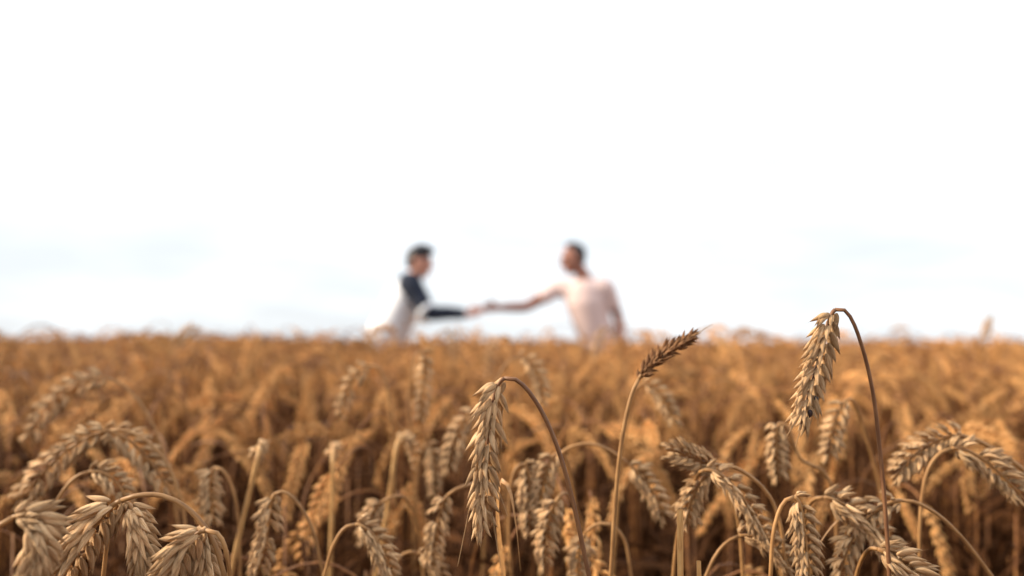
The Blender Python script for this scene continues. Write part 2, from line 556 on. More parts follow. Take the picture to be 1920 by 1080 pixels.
def wheat(label, d, stem, ear, roll=40, size=1.0, n=19, husk_m='husk', stem_m='stem', r_stem=0.00135, awns=(), leaf=None, spread=0.42, group='wheat stalks that can be told apart', shade_marks=(), sub=True):
    """stem and ear: pixel paths (x, y[, depth]); the stem from its lowest visible point up to the ear"""
    global stem_no
    stem_no += 1
    r = random.Random(100 + stem_no)
    w = lambda q: np.array(at(q[0], q[1], q[2] if len(q) > 2 else d))
    S = [w(q) for q in stem]
    E = [w(q) for q in ear]
    low, nxt = S[0], S[1]
    dirn = low - nxt
    k = min(1.0, 0.30 / max(1e-6, np.linalg.norm(dirn[:2])) * 0.2)
    dirn = dirn / max(1e-6, np.linalg.norm(dirn))
    mid = low + dirn * 0.10
    mid[2] = min(mid[2], low[2] - 0.04)
    base = np.array([mid[0] + dirn[0] * 0.12, mid[1] + dirn[1] * 0.05, 0.0])
    knee = (mid * 0.55 + base * 0.45)
    root = empty('wheat_stalk', tuple(base))
    tag(root, label, 'wheat', group)
    full = catmull([base, knee, mid] + S + E, 420)
    for _ in range(9):
        full[1:-1] = full[1:-1] * 0.5 + (full[:-2] + full[2:]) * 0.25
    # straw is never a perfect curve: slow wander and a faint kink
    u = np.linspace(0, 1, len(full))
    for ax_ in (0, 1):
        full[:, ax_] += sum(r.uniform(-1, 1) * 0.0009 / (1 + q * .3) * np.sin(u * (14 + 13 * q) + r.uniform(0, 6.3)) for q in range(4)) * np.minimum(1, u * 6)
    # split where the ear begins
    e0 = E[0]
    ib = int(np.argmin(np.linalg.norm(full - e0, axis=1)))
    P = full - base
    sp = P[:ib + 1]
    sp = sp[np.unique(np.concatenate([np.linspace(0, ib * 0.55, 14).astype(int), np.linspace(ib * 0.55, ib, 80).astype(int)]))]
    rad = np.linspace(r_stem * 1.25, r_stem * 0.85, len(sp))
    b = Bag().add(*tube(sp, rad, 8))
    link('stem', b.mesh('stem', M[stem_m]), root)
    ep = catmull(P[ib:], 40)
    tomb = np.array(tuple(CAM_P)) - base

    def side_of(p, t, f):
        v = tomb - p
        v /= np.linalg.norm(v)
        a = np.cross(t, v)
        if np.linalg.norm(a) < 0.15:
            a = np.cross(t, np.array([0.3, 0, 1.0]))
        a /= np.linalg.norm(a)
        c = np.cross(a, t)
        q = R(roll) + r.uniform(-0.10, 0.10)
        return a * math.cos(q) + c * math.sin(q)
    er = link('ear', Bag().add(*tube(ep * 1.0, np.linspace(r_stem * 0.95, 0.0006, 40), 6)).mesh('rachis', M[stem_m]), root)
    soft = d > 0.43
    fr = ear_frames(ep, n if not soft else max(12, int(n * 0.9)), side_of, r, size * (0.9 if soft else 1.0), spread + (0.12 if soft else 0), 0.86 if soft else 1.0, 0.04)
    pool = SPIK_MESH[husk_m]
    for m4 in fr:
        o = bpy.data.objects.new('spikelet', pool[r.randrange(len(pool))])
        col.objects.link(o)
        o.parent = er
        o.matrix_local = Matrix([list(x) for x in m4])
    for A in awns:
        pts = catmull([w(q) - base for q in A], 16)
        link('awn', Bag().add(*tube(pts, np.linspace(0.00042, 0.00016, 16), 5)).mesh('awn', M['husk']), er)
    for q in shade_marks:
        c = w(q) - base
        V, F, UV = husk(0.0045, 0.0020, 0.0016, 0.0, 0, 7, 8)
        link('seed', mesh_from('seed', V * np.array([1, 1, -1]) + c, [f[::-1] for f in F], M['seed'], UV), er)  # dark piece standing in for a shaded gap in the ear
    if leaf:
        pts = catmull([w(q) - base for q in leaf], 22)
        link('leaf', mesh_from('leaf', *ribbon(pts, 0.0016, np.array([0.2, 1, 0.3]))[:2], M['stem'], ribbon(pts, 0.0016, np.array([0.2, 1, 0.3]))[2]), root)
    return root


# sharp stalks in the plane of focus
wheat('sharply focused wheat ear hanging at the middle, its brown stem arching right', 0.42,
      [(1104, 1085), (1078, 950), (1048, 842), (1012, 762), (978, 716), (956, 702)],
      [(940, 703), (930, 732), (918, 800), (908, 880), (903, 945), (902, 1010)], roll=62, size=1.14, n=20, spread=0.42, stem_m='stem_dark', r_stem=0.0013,
      awns=[[(885, 925), (874, 985), (858, 1062)], [(925, 905), (938, 930), (952, 968)], [(922, 960), (930, 1010), (938, 1060)]],
      leaf=[(950, 1120, 0.47), (938, 1020, 0.47), (934, 940, 0.465), (942, 900, 0.46), (954, 915, 0.455), (966, 980, 0.45), (976, 1070, 0.45)])
wheat('sharp wheat ear rising tallest above the horizon, bent on a thin dark stem', 0.425,
      [(1668, 1085), (1662, 960), (1652, 850), (1636, 735), (1612, 645), (1590, 590), (1577, 572)],
      [(1558, 572), (1551, 598), (1540, 650), (1524, 705), (1510, 760), (1500, 806)], roll=54, size=0.98, n=21, spread=0.42, stem_m='stem_dark', r_stem=0.0012,
      awns=[[(1530, 735), (1533, 765), (1534, 800)], [(1492, 770), (1485, 800), (1472, 822)], [(1502, 795), (1498, 815), (1491, 838)]], shade_marks=[(1527, 742), (1517, 768)])
wheat('dark brown wheat ear pointing up to the upper right beside the person in pink', 0.49,
      [(1142, 1085), (1150, 960), (1162, 850), (1180, 760), (1193, 722)],
      [(1200, 708), (1225, 682), (1258, 655), (1312, 624)], roll=74, size=0.80, n=22, spread=0.34, husk_m='husk_dark', stem_m='stem', awns=[[(1308, 628), (1318, 618), (1336, 608)]])
wheat('focused wheat ear splayed down to the left under a long pale arching stem, bottom corner', 0.40,
      [(428, 1095), (402, 1012), (356, 955), (300, 927), (250, 930)],
      [(222, 938), (198, 955), (165, 1000), (130, 1055), (95, 1110)], roll=50, size=1.28, n=15, r_stem=0.0015, spread=0.5)
wheat('focused wheat ear falling straight down beside the splayed one in the bottom left corner', 0.405,
      [(190, 1110, 0.44), (200, 1010, 0.435), (215, 950, 0.42)],
      [(238, 940), (252, 965), (268, 1030), (282, 1100)], roll=70, size=1.1, n=14, spread=0.5)
wheat('plump blurred wheat ear curling over at the left edge, very close', 0.345,
      [(-60, 1090), (-40, 1020), (0, 985)],
      [(22, 968), (55, 962), (78, 990), (72, 1040), (55, 1100)], roll=60, size=1.05, n=17)
wheat('focused wheat ear cut by the bottom edge, slanting down left beside the arching stem', 0.395,
      [(432, 1100, 0.40), (425, 1040), (412, 996)],
      [(388, 990), (362, 1005), (330, 1050), (300, 1095)], roll=70, size=1.15, n=12, spread=0.5)
wheat('focused wheat ear cut by the bottom edge, hanging just behind the dark arching stem', 0.41,
      [(350, 1110, 0.44), (358, 1040, 0.435), (372, 992, 0.42)],
      [(386, 986), (388, 1020), (386, 1060), (380, 1110)], roll=60, size=1.1, n=14)
wheat('slim focused wheat ear hanging straight down left of the lower right cluster', 0.445,
      [(1446, 1085), (1452, 990), (1466, 944), (1480, 927)],
      [(1492, 924), (1500, 950), (1506, 1000), (1512, 1050), (1516, 1100)], roll=38, size=0.98, n=19)
wheat('bright wheat ear slanting lower right at the bottom edge, against the tall dark stem', 0.43,
      [(1600, 1095, 0.47), (1612, 1055, 0.46), (1628, 1032, 0.445)],
      [(1645, 1028), (1672, 1042), (1702, 1066), (1745, 1105)], roll=48, size=1.1, n=15)
# slightly soft stalks
wheat('large soft wheat ear drooping right in the lower right cluster, behind the tall stem', 0.50,
      [(1500, 1095, 0.54), (1505, 985, 0.53), (1518, 938, 0.51)],
      [(1540, 930), (1590, 950), (1640, 990), (1690, 1050), (1715, 1100)], roll=40, size=1.25, n=22,
      leaf=[(1585, 1120, 0.53), (1590, 1020, 0.52), (1580, 972, 0.50), (1560, 985, 0.49), (1530, 1030, 0.48), (1500, 1100, 0.48)])
wheat('soft wheat ear with its stem arching to lower right of the tall dark stem', 0.50,
      [(1862, 1085), (1812, 1020), (1762, 968), (1722, 942), (1700, 936)],
      [(1688, 936), (1660, 945), (1620, 978), (1585, 1040), (1570, 1095)], roll=35, size=1.05, n=20)
wheat('soft wheat ear reaching left with a rounded tip, above the crossed pair', 0.50,
      [(1470, 1085), (1462, 980), (1440, 925), (1402, 889), (1362, 870)],
      [(1344, 872), (1318, 868), (1280, 850), (1246, 842)], roll=30, size=1.05, n=16)
wheat('long soft wheat ear running down right from the crossed pair', 0.49,
      [(1262, 1095, 0.53), (1275, 985, 0.52), (1300, 905, 0.51)],
      [(1322, 878), (1352, 888), (1395, 935), (1430, 990), (1462, 1045)], roll=44, size=1.02, n=21)
wheat('soft wheat ear hanging down left of the crossed pair, beside the cut straw', 0.51,
      [(1392, 1095, 0.55), (1378, 960, 0.545), (1350, 896, 0.53)],
      [(1328, 886), (1308, 910), (1292, 950), (1284, 996)], roll=30, size=0.95, n=18)
wheat('soft wheat ear on a low arch between cut straw and slim hanging ear', 0.50,
      [(1322, 1090), (1342, 1042), (1366, 1014)],
      [(1384, 1004), (1412, 1004), (1448, 1020), (1490, 1075)], roll=30, size=0.92, n=18)
wheat('soft wheat ear drooping left at the right edge on a thick arching stem', 0.54,
      [(1990, 1000), (1930, 890), (1870, 846), (1832, 824)],
      [(1808, 817), (1770, 820), (1720, 850), (1672, 898)], roll=25, size=1.12, n=22, r_stem=0.0017)
wheat('soft braided wheat ear drooping to the right edge under the thick arching stem', 0.53,
      [(1726, 1090), (1728, 940), (1738, 880), (1760, 848)],
      [(1784, 838), (1822, 848), (1868, 882), (1925, 942)], roll=8, size=1.12, n=20)
wheat('soft wheat ear hanging straight beneath the tallest ear', 0.60,
      [(1570, 1085), (1560, 930), (1540, 880), (1500, 866), (1478, 800)],
      [(1462, 786), (1458, 800), (1457, 850), (1460, 905)], roll=20, size=0.95, n=18)
wheat('soft pale wheat ear hanging between the tallest ear and its dark stem', 0.62,
      [(1680, 1085, 0.68), (1640, 880, 0.67), (1612, 780, 0.65)],
      [(1588, 746), (1575, 765), (1562, 810), (1553, 868)], roll=20, size=0.98, n=18)
wheat('soft wheat ear drooping left from a broad stem hoop at the left edge', 0.60,
      [(352, 1085), (345, 960), (300, 850), (240, 808)],
      [(205, 806), (150, 826), (95, 868), (52, 920), (22, 960)], roll=10, size=1.2, n=22)
wheat('soft wheat ear drooping right from the hoop of two ears on the left', 0.61,
      [(40, 1085, 0.66), (70, 950, 0.65), (140, 850, 0.63)],
      [(196, 808), (236, 820), (282, 865), (326, 930)], roll=8, size=1.15, n=20)
wheat('blurred braided wheat ear arching down left behind the hoop of two ears', 0.74,
      [(345, 1085), (320, 900), (278, 780), (232, 722)],
      [(200, 708), (150, 720), (90, 765), (42, 838)], roll=10, size=1.2, n=20)
wheat('blurred short wheat ear curving right under the hoop of two ears', 0.56,
      [(90, 1085), (100, 960), (140, 898)],
      [(166, 884), (195, 884), (222, 905), (240, 940)], roll=12, size=0.95, n=15)
wheat('blurred wheat ear hanging straight, right of the pale arching stem', 0.62,
      [(450, 1085), (440, 950), (415, 880)],
      [(396, 872), (391, 895), (394, 940), (402, 985)], roll=30, size=1.0, n=17)
wheat('blurred wheat ear slanting to the lower left under a dark stem arch', 0.55,
      [(608, 1085), (588, 1000), (560, 945), (530, 918)],
      [(512, 922), (508, 955), (498, 1020), (478, 1090)], roll=35, size=1.1, n=20)
wheat('blurred wheat ear bending right and down on a hooped stem at bottom centre left', 0.52,
      [(602, 1090), (622, 1020), (646, 985)],
      [(664, 980), (694, 998), (718, 1040), (738, 1095)], roll=40, size=1.05, n=18)
wheat('blurred wheat ear hanging left of the sharp middle ear from an arch behind it', 0.58,
      [(960, 1085, 0.66), (945, 960, 0.64), (905, 910, 0.62), (862, 914)],
      [(838, 925), (824, 960), (816, 1010), (812, 1068)], roll=22, size=0.98, n=19)
wheat('blurred wheat ear slanting down left beside the top of the sharp middle ear', 0.72,
      [(955, 1085, 0.8), (945, 900, 0.79), (925, 790, 0.76)],
      [(896, 768), (872, 785), (852, 830), (838, 895)], roll=15, size=1.1, n=18)
wheat('blurred small wheat ear hanging straight, left of the slanting blurred ear', 0.78,
      [(775, 1085), (780, 930), (792, 845)],
      [(806, 826), (812, 850), (814, 890), (812, 940)], roll=25, size=1.0, n=17)
wheat('blurred wheat ear hanging straight between the sharp middle ear and its stem', 0.60,
      [(958, 1085), (955, 960), (965, 880)],
      [(984, 862), (990, 885), (992, 940), (992, 1005)], roll=20, size=1.0, n=18)
wheat('blurred braided wheat ear leaning left against the sharp middle stem', 0.60,
      [(1085, 1085, 0.66), (1078, 930, 0.65), (1062, 860, 0.63)],
      [(1044, 848), (1030, 865), (1015, 915), (1002, 970)], roll=5, size=1.05, n=17)
wheat('blurred wheat ear ending a wide low arch right of the sharp middle stem', 0.60,
      [(1010, 1085), (1022, 930), (1050, 850), (1105, 830), (1155, 850)],
      [(1180, 872), (1205, 895), (1230, 935), (1248, 985)], roll=25, size=1.0, n=18)
wheat('blurred wheat ear hanging under a small hoop left of the sharp middle stem', 0.56,
      [(1105, 1085, 0.62), (1095, 985, 0.61), (1070, 930, 0.59)],
      [(1046, 932), (1030, 962), (1022, 1010), (1020, 1075)], roll=30, size=1.0, n=18)
wheat('blurred wheat ear behind the lower sharp middle stem, under a small hoop', 0.57,
      [(1185, 1085), (1172, 1010), (1140, 980), (1112, 986)],
      [(1094, 1000), (1086, 1030), (1084, 1060), (1086, 1100)], roll=20, size=0.95, n=16)
wheat('blurred wheat ear bowing left, far behind, below the person in white', 0.80,
      [(742, 1085), (738, 850), (728, 730), (712, 690)],
      [(696, 682), (672, 700), (650, 740), (636, 792)], roll=10, size=1.0, n=17)
wheat('blurred tall upright wheat ear hanging in line with the person in white', 0.80,
      [(775, 1085), (778, 880), (770, 720), (778, 664)],
      [(790, 652), (795, 680), (792, 730), (788, 800)], roll=20, size=1.0, n=19)
wheat('blurred wheat ear arching right behind the bend of the sharp middle stem', 0.80,
      [(905, 1085), (915, 860), (930, 720), (950, 680)],
      [(972, 668), (995, 682), (1010, 715), (1018, 765)], roll=15, size=1.0, n=17)
wheat('blurred wheat ear bending right from behind the dark brown ear', 0.70,
      [(1150, 1085, 0.76), (1162, 900, 0.75), (1180, 760, 0.72)],
      [(1202, 718), (1228, 728), (1250, 760), (1268, 800)], roll=15, size=0.95, n=17)
wheat('blurred wheat ear hanging at the bottom between two hooped ears', 0.60,
      [(735, 1085), (742, 1050), (760, 1034)],
      [(782, 1036), (808, 1052), (826, 1082), (836, 1115)], roll=40, size=0.9, n=15)
wheat('blurred wheat ear under a thin hoop at bottom centre left', 0.62,
      [(795, 1085, 0.68), (785, 985, 0.67), (765, 940, 0.65), (740, 930)],
      [(716, 938), (700, 955), (690, 985), (684, 1030)], roll=15, size=0.95, n=17)
wheat('blurred straight pale wheat stem with a bright knob, its ear nodding away', 0.62,
      [(436, 1065), (462, 945), (480, 868), (485, 846, 0.622)],
      [(486, 838, 0.63), (486, 838, 0.645), (488, 846, 0.67), (490, 862, 0.70)], roll=60, size=0.9, n=15, r_stem=0.0022, stem_m='straw')
wheat('blurred wheat stalk with a short straight stem and bright knob, second from the left', 0.72,
      [(622, 1000), (626, 920), (626, 856)],
      [(626, 842, 0.735), (627, 841, 0.75), (629, 848, 0.775), (631, 862, 0.80)], roll=60, size=0.9, n=15, r_stem=0.0022, stem_m='straw')
wheat('blurred wheat stalk with a leaning stem and bright knob nodding right', 0.74,
      [(730, 930), (740, 870), (746, 832)],
      [(752, 820, 0.75), (768, 824, 0.77), (776, 850, 0.79), (780, 890, 0.80)], roll=40, size=0.85, n=14, r_stem=0.0022, stem_m='straw')
# tall blurred ones that poke above the horizon line
wheat('blurred wheat ear jutting above the horizon on the left, tip pointing up right', 1.30,
      [(300, 1000), (305, 800), (318, 680)],
      [(326, 652), (340, 634), (356, 620), (368, 610)], roll=15, size=1.2, n=12)
wheat('faint thin wheat hoop above the horizon beside the person in white', 1.25,
      [(812, 1000), (808, 760), (812, 650), (822, 622)],
      [(834, 618), (846, 626), (851, 648), (850, 690)], roll=10, size=0.8, n=14)
wheat('faint wheat hoop at the horizon between the two people', 1.25,
      [(985, 1000), (975, 760), (962, 660), (950, 632)],
      [(938, 628), (926, 640), (918, 672), (915, 712)], roll=10, size=0.85, n=14)
wheat('blurred wheat ear standing above the horizon near the right edge', 1.7,
      [(1852, 900), (1850, 760), (1848, 660)],
      [(1847, 635), (1848, 620), (1852, 606), (1856, 592)], roll=30, size=1.2, n=12)
wheat('blurred wheat ear nodding in front of the person in pink at his waist', 1.35,
      [(1185, 1000), (1182, 800), (1168, 680), (1152, 630)],
      [(1142, 614), (1132, 618), (1122, 640), (1116, 680)], roll=20, size=1.0, n=14)

# cut straws
for k, (pts, d, rr, lab) in enumerate([
        ([(1276, 1120), (1276, 1040), (1275, 956)], 0.42, 0.0016, 'tall cut straw standing upright in focus at bottom right of centre'),
        ([(1313, 1130), (1312, 1090), (1310, 1052)], 0.42, 0.0012, 'short cut straw stub just right of the tall cut straw')]):
    S = [np.array(at(x, y, d)) for x, y in pts]
    base = S[0] * 1.0
    base[2] = 0
    P = catmull([base, (base + S[0]) / 2] + S, 24)
    root = empty('cut_straw', tuple(base))
    tag(root, lab, 'straw', 'cut straws')
    # the straw is hollow: outer wall, rim and inner wall, with one node joint
    sh = P - base
    outer = tube(sh, rr, 10, caps=False)
    inner = tube(sh[::-1], rr * 0.7, 10, caps=False)
    b = Bag().add(*outer).add(*inner)
    n = len(sh)
    T = [((n - 1) * 10 + j, (n - 1) * 10 + (j + 1) % 10, n * 10 + (10 - (j + 1)) % 10, n * 10 + (10 - j) % 10) for j in range(10)]
    link('stem', b.mesh('straw', M['straw']), root)
    q = sh[n // 2:n // 2 + 3]
    link('node', Bag().add(*tube(q, [rr * 1.05, rr * 1.5, rr * 1.05], 10)).mesh('node', M['stem']), root)


# ------------------------------------------------------------------ ordinary wheat: variants
def variant(seed):
    r = random.Random(seed)
    kind = r.random()
    L = 0.90
    earL = r.uniform(0.072, 0.098)
    if kind < 0.84:
        th_end = R(r.uniform(138, 183))
        bend = r.uniform(0.09, 0.18)
        th_ear0 = th_end * r.uniform(0.55, 0.85)
    elif kind < 0.93:
        th_end = R(r.uniform(70, 115)); bend = r.uniform(0.08, 0.14); th_ear0 = th_end * 0.6
    else:
        th_end = R(r.uniform(20, 55)); bend = 0.12; th_ear0 = th_end * 0.5
    lean = R(r.uniform(0, 7))
    N = 60
    ds = (L + earL) / N
    p = np.zeros(3)
    P = [p.copy()]
    s_e = L
    side = r.uniform(-0.12, 0.12)
    for i in range(N):
        s = (i + 0.5) * ds
        if s < L - bend:
            th = lean * s / L
        elif s < s_e:
            u = (s - (L - bend)) / bend
            th = lean + (th_ear0 - lean) * (u * u * (3 - 2 * u))
        else:
            u = (s - s_e) / earL
            th = th_ear0 + (th_end - th_ear0) * (1 - (1 - u) ** 1.6)
        p = p + ds * np.array([math.sin(th), side * math.sin(th), math.cos(th)])
        P.append(p.copy())
    P = np.array(P)
    top = P[:, 2].max()
    P[:, 2] += 0.88 - top
    P[0, 2] = -0.01
    ib = int(round(L / ds))
    sp = P[:ib + 1]
    sp = np.vstack([sp[:1], sp[int(ib * .3):int(ib * .8):6], sp[int(ib * .8):]])
    stem = tube(sp, np.linspace(0.0017, 0.0011, len(sp)), 5)
    ep = catmull(P[ib:], 30)
    q0 = r.uniform(0, math.pi)

    def side_of(p, t, f):
        a = np.cross(t, np.array([0.05, 1, 0.02]))
        a /= np.linalg.norm(a)
        c = np.cross(t, a)
        return a * math.cos(q0) + c * math.sin(q0)
    eb = Bag()
    eb.add(*tube(ep, np.linspace(0.001, 0.0005, 30)[::1], 4))
    for m4 in ear_frames(ep, r.randint(16, 20), side_of, r, r.uniform(0.78, 0.92), 0.34, 1.05, 0.04):
        V, F, UV = SPIK_LO[r.randrange(len(SPIK_LO))]
        eb.add(V @ m4[:3, :3].T + m4[:3, 3], F, UV)
    leaves = []
    for k in range(3):
        lb = Bag()
        leaves.append(lb)
        z0 = (r.uniform(0.55, 0.74), r.uniform(0.35, 0.60), r.uniform(0.25, 0.50))[k]
        b0 = np.array([np.interp(z0, P[:ib, 2], P[:ib, 0]), np.interp(z0, P[:ib, 2], P[:ib, 1]), z0])
        az = r.uniform(0, 6.28)
        h = np.array([math.cos(az), math.sin(az), 0])
        ln = r.uniform(0.10, 0.20)
        pts = catmull([b0, b0 + h * ln * .25 + [0, 0, ln * .35], b0 + h * ln * .6 + [0, 0, ln * .1], b0 + h * ln * .75 - [0, 0, ln * .45]], 12)
        lb.add(*ribbon(pts, r.uniform(0.003, 0.0045), np.array([0, 0, 1.0]) + h * 0.3))
    return stem, eb, leaves, ('hanging' if kind < 0.84 else 'level' if kind < 0.93 else 'upright')


NV = 22
VAR = [variant(900 + i) for i in range(NV)]
VPOSE = [v[3] for v in VAR]
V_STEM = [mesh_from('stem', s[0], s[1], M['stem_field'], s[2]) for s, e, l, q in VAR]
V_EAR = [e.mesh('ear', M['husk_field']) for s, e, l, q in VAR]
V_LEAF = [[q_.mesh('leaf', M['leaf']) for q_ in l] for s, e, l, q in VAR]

# planting positions: a jittered grid, thinner with distance
MEN = [(-0.93, 6.0), (0.66, 6.05)]
pos = []


def plant(y0, y1, dens):
    step = 1 / math.sqrt(dens)
    ys_ = np.arange(y0, y1, step)
    for y in ys_:
        half = 0.75 * max(y, 0) + 1.3
        xs_ = np.arange(-half, half, step)
        q = np.stack([xs_, np.full_like(xs_, y)], 1) + rng.uniform(-0.5, 0.5, (len(xs_), 2)) * step * 1.1
        pos.append(q)


plant(-1.8, 0.50, 420)  # unseen dense wheat around the camera, added to darken the lower field
plant(0.50, 3.0, 250)
plant(3.0, 8.0, 260)
plant(8.0, 20.0, 120)
plant(20.0, MASS_FAR, 42)
pos = np.vstack(pos)
for mx, my in MEN:
    pos = pos[(pos[:, 0] - mx) ** 2 + (pos[:, 1] - my) ** 2 > 0.26 ** 2]
n = len(pos)
y = pos[:, 1]
hgt = np.clip(rng.normal(np.interp(y, [-0.3, 0.0, 0.6, 1.6, 8], [0.97, 0.905, 0.905, 0.93, 0.945]), np.interp(y, [0.6, 1.6], [0.035, 0.042]), n), 0.76, 1.05)
hgt += np.where((y > 1.2) & (y < 6) & (rng.random(n) < 0.15), rng.uniform(0.02, 0.10, n), 0)
gust = 0.02 * np.sin(pos[:, 0] * 1.7 + y * 0.9) + 0.015 * np.sin(pos[:, 0] * 0.6 - y * 0.45 + 1)
hgt = hgt + np.where(y > 2, gust, 0)
# stalks beside the camera stay under its view; unseen taller ones behind it block skylight; just in front of it the tall ones are those built above
cap = np.interp(y, [-0.35, -0.12, 0.0, 0.30, 0.48, 0.65, 0.85, 1.1, 1.6, 3], [1.06, 0.90, 0.80, 0.79, 0.80, 0.845, 0.895, 0.94, 1.03, 1.09])
thin = (hgt > cap) & (y > 0.48) & (rng.random(n) < np.interp(y, [0.8, 1.2], [0.82, 0.45]))
hgt = np.minimum(hgt, cap - np.abs(rng.normal(0, 0.012, n)))
keep = ~thin
pos, y, hgt = pos[keep], y[keep], hgt[keep]
n = len(pos)
scl = hgt / 0.88
vari = rng.integers(0, NV, n)
rotz_ = rng.uniform(0, 2 * np.pi, n)
tilt = rng.normal(0, 0.05, (n, 2))
tilt[y < 1.2] *= 0.5

# the 300 or so that show largest stand as single stalks
order = np.argsort(pos[:, 1] + np.abs(pos[:, 0]) * 0.25)
inview = (np.abs(pos[:, 0]) < 0.66 * y + 0.03) & (y > 0.44)
single = [i for i in order if inview[i]][:245]
# each label says how the stalk is bent, which landmark it stands near, and how deep in the crowd
LANDMARKS = [(60, 'by the left edge of the wheat'), (300, 'behind the pale arching stem'), (500, 'behind the straight pale stems'), (740, 'under the person in white'),
             (905, 'behind the sharp middle ear'), (1060, 'behind the sharp middle stem'), (1180, 'under the dark brown ear'), (1340, 'behind the crossed pair of ears'),
             (1500, 'behind the tallest ear'), (1660, 'behind the tall dark stem'), (1860, 'by the right edge of the wheat')]
CAM_I = CAM_M.inverted()
for i in single:
    v = int(vari[i])
    root = empty('wheat_stalk', (pos[i, 0], pos[i, 1], 0))
    root.rotation_euler = (tilt[i, 0], tilt[i, 1], rotz_[i])
    root.scale = (scl[i],) * 3
    q = CAM_I @ Vector((pos[i, 0], pos[i, 1], hgt[i]))
    px = 960 + q.x / -q.z * FPX
    lm = min(LANDMARKS, key=lambda a: abs(a[0] - px))[1]
    row = 'first' if y[i] < 0.85 else ('second' if y[i] < 1.15 else 'third')
    tag(root, 'blurred wheat stalk with %s ear, %s row %s' % (VPOSE[v], row, lm), 'wheat', 'blurred %s wheat ears, %s row %s' % (VPOSE[v], row, lm))
    link('stem', V_STEM[v], root)
    e = link('ear', V_EAR[v], root)
    e['kind'] = 'stuff'
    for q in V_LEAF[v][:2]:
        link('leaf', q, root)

# everything farther back: one mass, instanced
vc = bpy.data.collections.new('wheat_variants')
for i in range(NV):
    s, e, l, q = VAR[i]
    b = Bag().add(*s, 0)
    b.add(np.vstack(e.V), e.F, np.vstack(e.UV), 1)
    for k in l:
        b.add(np.vstack(k.V), k.F, np.vstack(k.UV), 2)
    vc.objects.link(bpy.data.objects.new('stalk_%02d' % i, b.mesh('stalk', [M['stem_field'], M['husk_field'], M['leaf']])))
# low dark stems and leaves, added to imitate deep shade between the stalks
for i in range(4):
    r = random.Random(70 + i)
    b = Bag()
    for k in range(5):
        a0, h0 = r.uniform(0, 6.28), r.uniform(0.50, 0.78)
        o0 = np.array([r.uniform(-.03, .03), r.uniform(-.03, .03), 0])
        b.add(*tube(catmull([o0, o0 + [0.01 * math.cos(a0), 0.01 * math.sin(a0), h0 * .5], o0 + [0.03 * math.cos(a0), 0.03 * math.sin(a0), h0]], 6), np.linspace(.0018, .0010, 6), 4), 0)
        for q in range(3):
            az, z0, ln = r.uniform(0, 6.28), r.uniform(0.3, 0.70), r.uniform(0.12, 0.24)
            h_ = np.array([math.cos(az), math.sin(az), 0])
            pts = catmull([o0 + [0, 0, z0], o0 + h_ * ln * .3 + [0, 0, z0 + ln * .3], o0 + h_ * ln * .7 + [0, 0, z0 + ln * .15], o0 + h_ * ln * .85 + [0, 0, z0 - ln * .4]], 9)
            b.add(*ribbon(pts, r.uniform(.003, .005), np.array([0, 0, 1.0]) + h_ * 0.3), 1)
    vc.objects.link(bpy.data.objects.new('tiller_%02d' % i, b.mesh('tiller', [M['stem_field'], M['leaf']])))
rest = np.setdiff1d(np.arange(n), np.array(single))
low = pos[(y > 0.40) & (y < 6)]
low = np.vstack([low, low[low[:, 1] < 2.5] + 0.03])
low = low + rng.uniform(-0.04, 0.04, low.shape)
low = low[rng.random(len(low)) < 0.8]
me = bpy.data.meshes.new('wheat_field')
me.from_pydata([(pos[i, 0], pos[i, 1], 0.0) for i in rest] + [(a_, b_, 0.0) for a_, b_ in low], [], [])
a = me.attributes.new('rot', 'FLOAT_VECTOR', 'POINT')
a.data.foreach_set('vector', np.vstack([np.stack([tilt[rest, 0], tilt[rest, 1], rotz_[rest]], 1), np.stack([np.zeros(len(low)), np.zeros(len(low)), rng.uniform(0, 6.28, len(low))], 1)]).astype(np.float32).ravel())
a = me.attributes.new('scl', 'FLOAT', 'POINT')
a.data.foreach_set('value', np.concatenate([scl[rest], rng.uniform(0.9, 1.1, len(low))]).astype(np.float32))
a = me.attributes.new('vari', 'INT', 'POINT')
a.data.foreach_set('value', np.concatenate([vari[rest], NV + rng.integers(0, 4, len(low))]).astype(np.int32))
mass = link('wheat_field', me)
tag(mass, 'golden mass of ripe wheat filling the field behind the nearer stalks', None, None, 'stuff')
ng = bpy.data.node_groups.new('wheat_field', 'GeometryNodeTree')
ng.interface.new_socket(name='Geometry', in_out='INPUT', socket_type='NodeSocketGeometry')
ng.interface.new_socket(name='Geometry', in_out='OUTPUT', socket_type='NodeSocketGeometry')
gi = ng.nodes.new('NodeGroupInput')
go = ng.nodes.new('NodeGroupOutput')
ip = ng.nodes.new('GeometryNodeInstanceOnPoints')
ci = ng.nodes.new('GeometryNodeCollectionInfo')
ci.inputs['Collection'].default_value = vc
ci.inputs['Separate Children'].default_value = True
ci.inputs['Reset Children'].default_value = True
ip.inputs['Pick Instance'].default_value = True


def named(nm, typ):
    q = ng.nodes.new('GeometryNodeInputNamedAttribute')
    q.data_type = typ
    q.inputs['Name'].default_value = nm
    return q.outputs['Attribute']


ng.links.new(gi.outputs[0], ip.inputs['Points'])
ng.links.new(ci.outputs[0], ip.inputs['Instance'])
ng.links.new(named('vari', 'INT'), ip.inputs['Instance Index'])
ng.links.new(named('rot', 'FLOAT_VECTOR'), ip.inputs['Rotation'])
ng.links.new(named('scl', 'FLOAT'), ip.inputs['Scale'])
ng.links.new(ip.outputs[0], go.inputs[0])
md = mass.modifiers.new('plants', 'NODES')
md.node_group = ng


